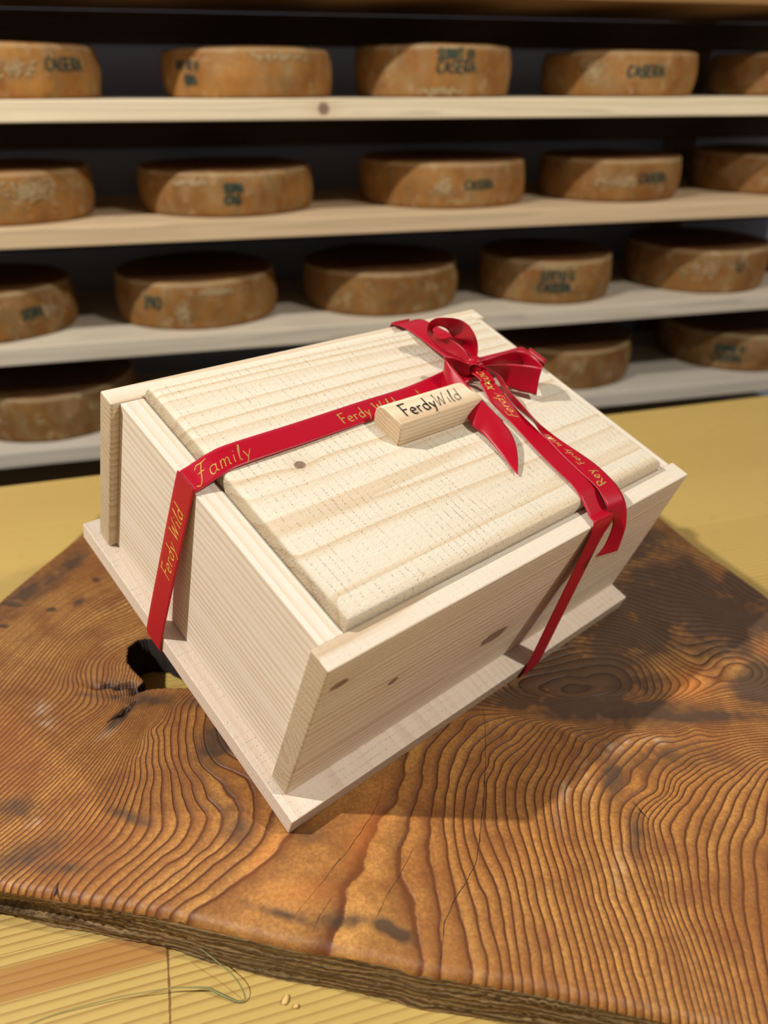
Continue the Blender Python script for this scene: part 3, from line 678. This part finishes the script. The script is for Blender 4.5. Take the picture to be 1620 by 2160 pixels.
for pts, w0 in [([(808,1650),(795,1700),(765,1750),(720,1810),(680,1860),(622,1930)], .00045),
                ([(1018,1480),(1024,1560),(1022,1650),(1015,1740),(1000,1825),(963,1892),(940,1940),(932,1990),(929,2045)], .0006),
                ([(872,1790),(840,1850),(818,1885),(794,1935)], .0004), ([(1333,1690),(1352,1712),(1372,1730)], .0009),
                ([(285,1478),(262,1496),(240,1512),(225,1524)], .0024), ([(124,1862),(118,1880),(112,1893)], .0016), ([(700,1890),(676,1930),(660,1965)], .0003)]:
    V, Fc = crack(pts, w0); mesh_obj('crack', V, Fc, crack_m, slab)
# ------------------------------------------------------------------ gift box (local frame: x along its length, y across, z up; it rests on its long front lower edge)
WM = Matrix(((.73946, -.62646, .24648), (.67279, .70053, -.23792), (-.02362, .34177, .93949)))
S = 1.2
BOX_LOC = Vector((-.05894, .31736, -.40332 + CAMZ))
def frame(name):
    o = empty(name); M4 = WM.to_4x4(); M4.translation = BOX_LOC + WM @ Vector((0, 0, .0004)); o.matrix_world = M4
    return o
def b3(a, b, c): return (a*S, b*S, c*S)
box = frame('gift_box')
tag(box, 'pale pine gift box with lid and lettered handle, tilted forward on the brown slab', 'box')
LA, WB, TB = .30525, .2333, .0124
A0, A1, B0, B1, TS, H = .00514, .3051, .0138, .2212, .0130, .1241
RE, TE = .0052, .0139
bl = board('base_board', b3(0, 0, 0), b3(LA, WB, TB), pine('base_board_wood', 'y', (.05, 0, -.12), .0052, (230, 214, 196), (208, 182, 154), saw=.5, seed=4, contrast=.6), box, .0009)
fm = pine('front_board_wood', 'x', (0, .040, .060), .0046, (230, 217, 198), (196, 165, 126), saw=.35, seed=1.5, warp=.004,
          knots=[(b3(.0588, .0138, .0756), .0030, 1.6), (b3(.148, .0138, .0535), .0072, 2.2), (b3(.0157, .0138, .1067), .0035, 2.)], contrast=.8)
sm = pine('back_board_wood', 'x', (0, .30, .03), .0046, (232, 221, 200), (202, 170, 128), saw=.2, seed=2.5, warp=.004)
board('side_board', b3(A0, B0, TB), b3(A1, B0+TS, H), fm, box, .0010)
board('side_board', b3(A0, B1-TS, TB), b3(A1, B1, H), sm, box, .0014)
em = pine('end_board_wood', 'y', (.06, 0, .19), .0050, (232, 223, 208), (200, 170, 132), seed=6, warp=.003, contrast=1.0, wide=.35)
board('end_board', b3(A0+RE, B0+TS, TB), b3(A0+RE+TE, B1-TS, H-.0006), em, box, .0008)
board('end_board', b3(A1-.0038-TE, B0+TS, TB), b3(A1-.0038, B1-TS, H-.0006), em, box, .0008)
# lid: board with rounded upper edges
LT = H + .0072
lm = pine('lid_wood', 'x', (0, .085, .085), .0085, (230, 221, 200), (204, 172, 128), saw=1.0, seed=9.3, warp=.0065,
          knots=[(b3(.0654, .1206, LT), .0040, 1.2)], wide=.55, contrast=.85)
lid = board('lid', b3(A0+RE+TE+.0006, B0+TS+.0006, TB+.095), b3(A1-.0038-TE-.0004, B1-TS-.0002, LT), lm, box, .0046*S, 5, 'top')
# handle: grip bar undercut at the front, rounded behind
prof_h = [(.1105, .1313), (.1100, .1322), (.1118, .1440), (.1123, .1452), (.1134, .1459), (.1270, .1462), (.1300, .1455), (.1325, .1436), (.1338, .1410), (.1340, .1375), (.1330, .1335), (.1322, .1313)]
V = []; Fc = []; secs = [(.1268, .985, 0), (.1262, .96, .0006), (.1268, 1.0, 0)]
xs = [(.1262, .93), (.1268, .985), (.1276, 1.0), (.1905, 1.0), (.1925, .985), (.1936, .95), (.1940, .88)]
cb, cc = .1222, .1385
for a, k in xs:
    for (b, c) in prof_h: V.append(b3(a, cb+(b-cb)*k, max(cc+(c-cc)*k, .1313) if c < .1325 else cc+(c-cc)*k))
n = len(prof_h)
for i in range(len(xs)-1):
    for k in range(n): Fc.append((i*n+k, (i+1)*n+k, (i+1)*n+(k+1) % n, i*n+(k+1) % n))
Fc.append(tuple(range(n))); Fc.append(tuple(reversed(range((len(xs)-1)*n, len(xs)*n))))
hm = pine('handle_wood', 'x', (0, .155, .120), .0030, (242, 225, 196), (204, 166, 120), seed=3.3, warp=.002)
ho = mesh_obj('handle', V, Fc, hm, lid, smooth=True); md = ho.modifiers.new('e', 'EDGE_SPLIT'); md.split_angle = math.radians(38)
burn = plain('burnt_lettering', (38, 20, 10), .8)
def handle_map(x, y): return b3(.1330 + x*1.0, .1160 + y, .14625), (0, 0, 1)
s1, w1 = text_strokes('Ferdy', .0100, .08, gap=.05)
s2, w2 = text_strokes('Wild', .0100, .26, gap=.05)
lines = [(s1, .0, .0005, .00115), (s2, w1 - .0010, .0005, .00060)]
lettering('name_lettering', lines, handle_map, burn, lid)
# ------------------------------------------------------------------ ribbon
ribn = frame('gift_ribbon')
tag(ribn, 'red satin ribbon with gold writing tied round the pale box in a bow', 'ribbon')
N = NT('red_satin'); uv = N.n('ShaderNodeUVMap').outputs[0]
sp = N.n('ShaderNodeSeparateXYZ'); N.put(sp.inputs[0], uv)
edge = N.math('GREATER_THAN', N.math('ABSOLUTE', N.math('SUBTRACT', sp.outputs[1], .5)), .465)
dots = N.math('GREATER_THAN', N.math('SINE', N.math('MULTIPLY', sp.outputs[0], 5200)), .1)
c = N.mix(N.math('MULTIPLY', N.math('MULTIPLY', edge, dots), .55), srgb(172, 0, 30), srgb(226, 90, 100))
weave = N.noise(N.scaled(uv, 3000, 60, 1), 1.0, 2)
c = N.mix(N.math('MULTIPLY', weave, .18), c, srgb(120, 0, 18))
satin = N.out(c, .36, N.bump(N.math('ADD', weave, N.math('MULTIPLY', edge, dots)), .25, .0002), Specular_IOR_Level=.32)
N.b.inputs['Transmission Weight'].default_value = 0
gold = NT('gold_foil').out(srgb(236, 192, 104), .32, Metallic=.6)
class Strip:
    def __init__(s, C, Wv, width, n=12, thick=.00032, vn=8, crown=0., taper=None):
        s.P = np.array(catmull(C, n))*S
        Wi = np.array(catmull(Wv, n)) if not isinstance(Wv, tuple) else np.tile(np.array(Wv, float), (len(s.P), 1))
        T = np.gradient(s.P, axis=0); T /= np.linalg.norm(T, axis=1)[:, None]
        # keep the width vector as given (it need not be square to the path)
        Wi /= np.linalg.norm(Wi, axis=1)[:, None]
        s.W = Wi; s.N = np.cross(T, Wi); s.N /= (np.linalg.norm(s.N, axis=1)[:, None]+1e-9)
        s.width = width*S; s.th = thick; s.vn = vn; s.crown = crown*S
        s.len = np.concatenate([[0], np.cumsum(np.linalg.norm(np.diff(s.P, axis=0), axis=1))])
        s.taper = taper
    def pt(s, L, t):
        """L metres along, t across from -.5 to .5"""
        P = np.array([np.interp(L, s.len, s.P[:, i]) for i in range(3)]); W_ = np.array([np.interp(L, s.len, s.W[:, i]) for i in range(3)])
        N_ = np.array([np.interp(L, s.len, s.N[:, i]) for i in range(3)]); N_ /= np.linalg.norm(N_)
        w = s.width*(np.interp(L/s.len[-1], *zip(*s.taper)) if s.taper else 1)
        return P + W_*w*t + N_*s.crown*(1-4*t*t), N_
    def build(s, name, parent, Lend=None, cut=0.):
        V = []; UV = []; Fc = []; nL = len(s.P); vn = s.vn
        for side in (1, -1):
            for i in range(nL):
                for j in range(vn+1):
                    t = j/vn - .5; L = s.len[i] - (cut*(t+.5) if i == nL-1 else 0)
                    p, n_ = s.pt(L, t); V.append(p + n_*s.th/2*side); UV.append((s.len[i], j/vn))
        o2 = nL*(vn+1)
        for i in range(nL-1):
            for j in range(vn):
                a = i*(vn+1)+j; q = (a, a+1, a+vn+2, a+vn+1)
                Fc.append(q); Fc.append(tuple(reversed([k+o2 for k in q])))
            for j in (0, vn):
                a = i*(vn+1)+j; q = (a, a+vn+1, a+vn+1+o2, a+o2); Fc.append(q if j == 0 else tuple(reversed(q)))
        for i in (0, nL-1):
            for j in range(vn):
                a = i*(vn+1)+j; q = (a, a+o2, a+1+o2, a+1); Fc.append(q if i == 0 else tuple(reversed(q)))
        s.obj = mesh_obj(name, V, Fc, satin, parent, smooth=True, uvs=UV)
        return s.obj
    def write(s, txt, L0, t0, h, pen, slant=.25, glyphs=None, flip=False, side=1, gap=.08, name='gold_lettering'):
        st, w = text_strokes(txt, h, slant, glyphs, gap)
        def mp(x, y):
            L = L0 - x if flip else L0 + x; t = t0 + (-y if flip else y)/s.width
            p, n_ = s.pt(L, min(max(t, -.5), .5)); return p + n_*side*(s.th/2), n_*side
        lettering(name, [(st, 0, 0, pen)], mp, gold, s.obj, lift=.00012); return w
class EdgeStrip(Strip):
    def __init__(s, O, I, n=8, thick=.00032, vn=8, crown=0.):
        a = np.array(catmull(O, n))*S; b = np.array(catmull(I, n))*S
        m = min(len(a), len(b)); s.P = (a+b)/2; D = a-b; w = np.linalg.norm(D, axis=1)
        s.W = D/w[:, None]; T = np.gradient(s.P, axis=0); T /= (np.linalg.norm(T, axis=1)[:, None]+1e-9)
        s.N = np.cross(T, s.W); s.N /= (np.linalg.norm(s.N, axis=1)[:, None]+1e-9)
        s.width = .0166*S; s.th = thick; s.vn = vn; s.crown = crown*S
        s.len = np.concatenate([[0], np.cumsum(np.linalg.norm(np.diff(s.P, axis=0), axis=1))])
        s.taper = list(zip(s.len/s.len[-1], w/s.width))
def even(A_, B_):
    k = max(len(A_), len(B_)); f = lambda X: [tuple(np.interp(np.linspace(0, len(X)-1, k), range(len(X)), np.array(X)[:, i])[j] for i in range(3)) for j in range(k)]
    return f(A_), f(B_)
RW = .0166
lt = LT + .0008
# band along the length
A_C = [(.10, .139, -.0008), (.02, .139, -.0008), (.0012, .139, -.0006), (-.0006, .139, .0012), (-.0006, .1388, .012), (.0045, .1387, .07), (.0092, .1385, .1215), (.0106, .1385, .1248), (.016, .1388, .1268), (.0275, .1392, .1312), (.040, .1398, .1326), (.08, .1408, .1326), (.13, .1430, .1322), (.17, .1438, .1324), (.205, .1445, .1370), (.2157, .1447, .1400), (.235, .147, .1370), (.27, .150, .1332), (.290, .1505, .1322), (.3005, .1507, .1265), (.3028, .1508, .1235), (.3046, .1508, .06), (.3062, .1508, .012), (.3060, .1508, -.0004), (.29, .150, -.0008), (.20, .148, -.0008)]
bandA = Strip(A_C, [(0, 1, 0)]*len(A_C), RW, n=10); bandA.build('ribbon_band', ribn)
def L_at(st, p):
    d = np.linalg.norm(st.P - np.array(p)*S, axis=1); return st.len[d.argmin()]
La = L_at(bandA, (.0045, .1387, .07))
bandA.write('Ferdy Wild', La-.016, -.24, .0112, .0013, .22)
Lf = L_at(bandA, (.0106, .1385, .1248))
bandA.write('Family', Lf + .004, -.30, .0125, .0009, .35, glyphs={'F': FLOURISH_F})
Lg = L_at(bandA, (.1, .1415, .1326))
bandA.write('Ferdy Wild', Lg + .010, -.26, .0100, .0012, .1)
bandA.write('t', Lg + .086, -.2, .0100, .0007, .1)
# band across
BB_O = [(0.2172, 0.1277, 0.146), (0.2167, 0.1214, 0.144), (0.218, 0.1092, 0.14), (0.2192, 0.1003, 0.137), (0.2208, 0.0904, 0.1347), (0.2205, 0.0786, 0.1337), (0.2193, 0.0667, 0.1333), (0.2173, 0.0529, 0.1333), (0.2164, 0.0411, 0.1333), (0.2168, 0.0318, 0.1325), (0.2168, 0.0252, 0.1297), (0.2153, 0.019, 0.1272), (0.2144, 0.0128, 0.1254)]
BB_I = [(0.2105, 0.1334, 0.143), (0.2092, 0.1273, 0.141), (0.2072, 0.1161, 0.138), (0.2091, 0.107, 0.135), (0.2096, 0.0974, 0.1337), (0.208, 0.0836, 0.133), (0.2054, 0.0688, 0.133), (0.2034, 0.0533, 0.133), (0.2025, 0.0407, 0.133), (0.2006, 0.0321, 0.132), (0.1997, 0.0258, 0.1295), (0.198, 0.019, 0.127), (0.1962, 0.0135, 0.1252)]
B_HEAD = [(.207, .16, -.0008), (.212, .225, -.0008), (.214, .2336, .002), (.216, .2336, .012), (.222, .2262, .07), (.2275, .2226, .122), (.2278, .2200, .1262), (.2262, .2100, .1325), (.224, .195, .1365), (.220, .170, .1410)]
B_HW = [(1, .0, 0)]*4 + [(1, 0, 0)]*3 + [(.96, -.1, .25), (.93, -.1, .3), (.75, 0, .4)]
B_TAIL = [(.2035, .0105, .105), (.1990, .0045, .055), (.1945, -.0008, .0135), (.1935, -.0012, .003), (.194, .001, -.0006), (.196, .02, -.0008), (.20, .09, -.0008)]
def sel(sg): return [tuple(np.array(p) + sg*.0083*np.array(w)/np.linalg.norm(w)) for p, w in zip(B_HEAD, B_HW)]
bandB = EdgeStrip(sel(1) + BB_O + [(p[0]+.0083, p[1], p[2]) for p in B_TAIL], sel(-1) + BB_I + [(p[0]-.0083, p[1], p[2]) for p in B_TAIL], n=7); bandB.build('ribbon_band', ribn)
Lb = bandB.len[np.abs(np.linalg.norm(bandB.P - np.array(BB_I[4])*S, axis=1)).argmin()]
bandB.write('Ferdy', Lb, .22, .0088, .0008, .2, flip=True)
bandB.write('XXOO', Lb - .028, .16, .0078, .0014, .1, glyphs={'X': (.5, [[(0, 1), (.42, 0)], [(0, 0), (.42, 1)]])}, flip=True)
# bow loops and tails, each given by the two selvedges of the ribbon (box lengths)
L1_O = [(0.2191, 0.143, 0.146), (0.2197, 0.1462, 0.154), (0.2172, 0.149, 0.161), (0.2162, 0.1559, 0.165), (0.2134, 0.1627, 0.166), (0.208, 0.1683, 0.165), (0.2059, 0.175, 0.161), (0.2055, 0.1792, 0.155), (0.2094, 0.182, 0.147), (0.2135, 0.1827, 0.142), (0.2141, 0.1781, 0.14), (0.2141, 0.1706, 0.14), (0.2147, 0.1608, 0.141), (0.2157, 0.1508, 0.143), (0.2134, 0.1435, 0.146)]
L1_I = [(0.2183, 0.1491, 0.144), (0.2224, 0.1608, 0.146), (0.2187, 0.1649, 0.149), (0.2188, 0.1697, 0.15), (0.2206, 0.1752, 0.15), (0.2186, 0.1793, 0.15), (0.2162, 0.1812, 0.149), (0.2137, 0.181, 0.148), (0.213, 0.1798, 0.147), (0.2114, 0.1758, 0.147), (0.2113, 0.1701, 0.148), (0.2156, 0.1653, 0.149), (0.2172, 0.1563, 0.149), (0.2155, 0.1483, 0.148), (0.2149, 0.1443, 0.147)]
L2_O = [(0.2156, 0.1396, 0.149), (0.2274, 0.1382, 0.151), (0.2384, 0.1376, 0.152), (0.2497, 0.1365, 0.152), (0.2557, 0.1316, 0.152), (0.2559, 0.1227, 0.152), (0.252, 0.1157, 0.152), (0.2483, 0.1184, 0.152), (0.2407, 0.1228, 0.152), (0.234, 0.1274, 0.151), (0.2262, 0.1309, 0.15), (0.2176, 0.1347, 0.149)]
L2_I = [(0.2175, 0.1409, 0.143), (0.226, 0.1367, 0.139), (0.2379, 0.1366, 0.137), (0.249, 0.1352, 0.137), (0.255, 0.1301, 0.137), (0.256, 0.1217, 0.137), (0.2486, 0.1094, 0.136), (0.2437, 0.1126, 0.136), (0.2379, 0.1176, 0.136), (0.2331, 0.1229, 0.137), (0.2298, 0.1311, 0.139), (0.2211, 0.1375, 0.143)]
T1_O = [(0.2072, 0.1393, 0.149), (0.2023, 0.1459, 0.15), (0.1978, 0.1502, 0.15), (0.1939, 0.1493, 0.15), (0.1937, 0.145, 0.149), (0.1937, 0.1375, 0.148), (0.1922, 0.1256, 0.147), (0.1924, 0.1142, 0.145), (0.1941, 0.1024, 0.143), (0.1952, 0.0905, 0.14), (0.1937, 0.0807, 0.137), (0.1863, 0.0702, 0.135), (0.1766, 0.0607, 0.1335)]
T1_I = [(0.21, 0.1384, 0.141), (0.2065, 0.1424, 0.138), (0.2002, 0.1445, 0.137), (0.1972, 0.1472, 0.137), (0.1911, 0.1404, 0.137), (0.187, 0.13, 0.137), (0.1855, 0.1193, 0.136), (0.1809, 0.1053, 0.135), (0.1823, 0.0969, 0.134), (0.1814, 0.0857, 0.1335), (0.1798, 0.0751, 0.133), (0.1773, 0.0656, 0.1328), (0.1765, 0.0606, 0.1328)]
T2_O = [(0.2165, 0.1358, 0.148), (0.2224, 0.1251, 0.1465), (0.2193, 0.1127, 0.1445), (0.2198, 0.1027, 0.1425), (0.2198, 0.0946, 0.141), (0.2199, 0.0866, 0.1395), (0.2219, 0.0768, 0.138), (0.2253, 0.0654, 0.1365), (0.2287, 0.0546, 0.1355), (0.2314, 0.0442, 0.1345), (0.2304, 0.0333, 0.1345), (0.2289, 0.0245, 0.134), (0.2268, 0.0169, 0.132), (0.2267, 0.0119, 0.127), (0.2241, 0.0063, 0.12), (0.2213, 0.0028, 0.112), (0.2189, 0.0007, 0.106)]
T2_I = [(0.2162, 0.138, 0.145), (0.224, 0.1297, 0.143), (0.2217, 0.115, 0.139), (0.2214, 0.1051, 0.137), (0.2232, 0.0985, 0.1355), (0.2242, 0.0904, 0.1345), (0.2215, 0.0813, 0.1338), (0.2195, 0.0696, 0.1335), (0.2176, 0.0567, 0.1335), (0.2165, 0.0438, 0.1335), (0.215, 0.0312, 0.1338), (0.2129, 0.0242, 0.133), (0.2118, 0.0176, 0.13), (0.215, 0.0139, 0.125), (0.2182, 0.0113, 0.118), (0.2129, 0.0073, 0.108), (0.2057, 0.0058, 0.102)]
l1 = EdgeStrip(*even(L1_O, L1_I), crown=.0004); l1.build('bow_loop', ribn)
l2 = EdgeStrip(*even(L2_O, L2_I), crown=.0006); l2.build('bow_loop', ribn)
t1 = EdgeStrip(*even(T1_O, T1_I), crown=.0004); t1.build('ribbon_tail', ribn)
t2 = EdgeStrip(*even(T2_O, T2_I)); t2.build('ribbon_tail', ribn)
Lt = t2.len[-1] - .056
t2.write('Rey', Lt, .12, .0090, .0012, .1, flip=True)
t2.write('Ferdy Wild', Lt - .022, .12, .0064, .0008, .15, flip=True)
# frayed threads at the cut end
V = []; Fc = []
Lm = t2.len[-1]
for t in np.linspace(-.48, .46, 11):
    p, n_ = t2.pt(Lm, t); q, _ = t2.pt(Lm-.004, t); d = (p-q)/np.linalg.norm(p-q); e = d*random.uniform(.0012, .0036) + np.array([0, 0, -.001]); w_ = np.array([.00018, 0, 0])
    b = len(V); V += [p-w_, p+w_, p+e+w_*.6, p+e-w_*.6, p-w_+n_*.0002, p+w_+n_*.0002, p+e+w_*.6+n_*.0002, p+e-w_*.6+n_*.0002]
    Fc += [(b, b+1, b+2, b+3), (b+4, b+7, b+6, b+5), (b, b+3, b+7, b+4), (b+1, b+5, b+6, b+2)]
mesh_obj('frayed_threads', V, Fc, satin, t2.obj, uvs=[(0, .5)]*len(V))
# knot: a short wrap of ribbon pulled tight
KC = np.array((.2160, .1415, .1440)); pts = []; ws = []
for k in range(9):
    a = math.radians(-60 + 300*k/8)
    d1 = np.array((.77, -.64, 0))
    pts.append(tuple(KC + d1*.0048*math.cos(a) + np.array((0, 0, .0046))*math.sin(a))); ws.append((.64, .77, .12*math.sin(a*2)))
kn = Strip(pts, ws, .0105, n=6, crown=.0009, vn=10); kn.build('knot', ribn)
bm = bmesh.new(); bmesh.ops.create_icosphere(bm, subdivisions=4, radius=1)
for v_ in bm.verts:
    d = v_.co.copy(); r = 1 + .16*math.sin(d.x*7 + d.y*4) + .10*noise.noise(d*2.5)
    v_.co = Vector(KC*S) + Vector((d.x*.0072*r, d.y*.0072*r, d.z*.0056*r))
k2 = bm_obj('knot_core', bm, satin, kn.obj, True)
# ------------------------------------------------------------------ block under the raised back of the box
def bw(a, b, c): return BOX_LOC + WM @ Vector(b3(a, b, c))
V = []
for a, b in ((.10, .178), (.20, .178), (.20, .212), (.10, .212)):
    p = bw(a, b, 0.0) ; V.append(p - Vector((0, 0, .0003)))
for p in V[:4]:
    z_ = (SD - .01747*p.x - .0159*p.y)/.99972 + CAMZ; V.append(Vector((p.x, p.y, z_ + .0008)))
blk = mesh_obj('wooden_block', V, [(0, 1, 2, 3), (4, 7, 6, 5), (0, 4, 5, 1), (1, 5, 6, 2), (2, 6, 7, 3), (3, 7, 4, 0)], pine('block_wood', 'x', (0, .4, .7), .006, (200, 160, 110), (160, 118, 76)))
tag(blk, 'small wooden block hidden under the raised back of the gift box', 'block')
# ------------------------------------------------------------------ grass blade and crumbs on the table
def tb(u, v, dz=0.):
    r = np.array([(u-810)/1620, 0, 0]) + np.array([0, -PP[0], -PP[1]])*((v-1080)/1620) + np.array([0, PP[1], -PP[0]])
    r = r*((T2+dz)/r[2]); return (r[0], r[1], r[2] + CAMZ)
gp = [((385,1981),.010), ((420,1999),.011), ((455,2026),.011), ((490,2056),.009), ((509,2082),.006), ((517,2106),.002), ((505,2113),.0012), ((480,2104),.002), ((455,2092),.003), ((435,2084),.004), ((395,2083),.005), ((354,2085),.005), ((300,2094),.004), ((253,2102),.003), ((190,2118),.002), ((126,2136),.0012), ((80,2152),.001), ((40,2170),.001), ((0,2190),.001)]
C = [tb(*p, dz) for p, dz in gp]
P = np.array(catmull(C, 6)); T = np.gradient(P, axis=0); T /= np.linalg.norm(T, axis=1)[:, None]
V = []; Fc = []; n_ = len(P)
for i, (p, t) in enumerate(zip(P, T)):
    sd = np.cross(t, (0, 0, 1)); sd /= np.linalg.norm(sd); up = np.cross(sd, t)
    f_ = i/n_; w_ = .0007*(.55 + .9*math.exp(-((f_-.42)/.10)**2))*(1-.4*f_)
    V += [p - sd*w_, p - up*w_*.5, p + sd*w_, p + up*w_*.35]
    if i:
        for k in range(4): b = 4*i; Fc.append((b-4+k, b-4+(k+1) % 4, b+(k+1) % 4, b+k))
gm = NT('dry_grass'); gm_ = gm.out(gm.mix(gm.noise(gm.obj(), 90, 3), srgb(104, 112, 66), srgb(150, 146, 96)), .6)
go = mesh_obj('grass_blade', V, Fc, gm_, None, smooth=True)
tag(go, 'long bent blade of dry grass lying on the yellow table by the slab edge', 'grass blade')
crm = plain('crumb_wood', (214, 178, 112), .8)
for k, (u, v_, ru, rv, lab) in enumerate([(603, 2110, .0030, .0016, 'teardrop-shaped crumb, larger of the two pale wood crumbs near the grass blade'), (625, 2124, .0014, .0013, 'tiny round pale crumb, smaller of the two by the grass blade')]):
    bm = bmesh.new(); bmesh.ops.create_icosphere(bm, subdivisions=3, radius=1)
    c0 = Vector(tb(u, v_))
    for w_ in bm.verts:
        d = w_.co.copy(); tp = 1 - .35*d.y
        w_.co = c0 + Vector((d.x*rv*tp + d.y*ru*.25, d.y*ru, (d.z+1)*.0011)) * 1.0 + Vector((0, 0, .0002))*noise.noise(d*3+Vector((k, 0, 0)))
    co = bm_obj('wood_crumb', bm, crm, None, True)
    tag(co, lab, 'crumb', 'pale crumbs on the table')
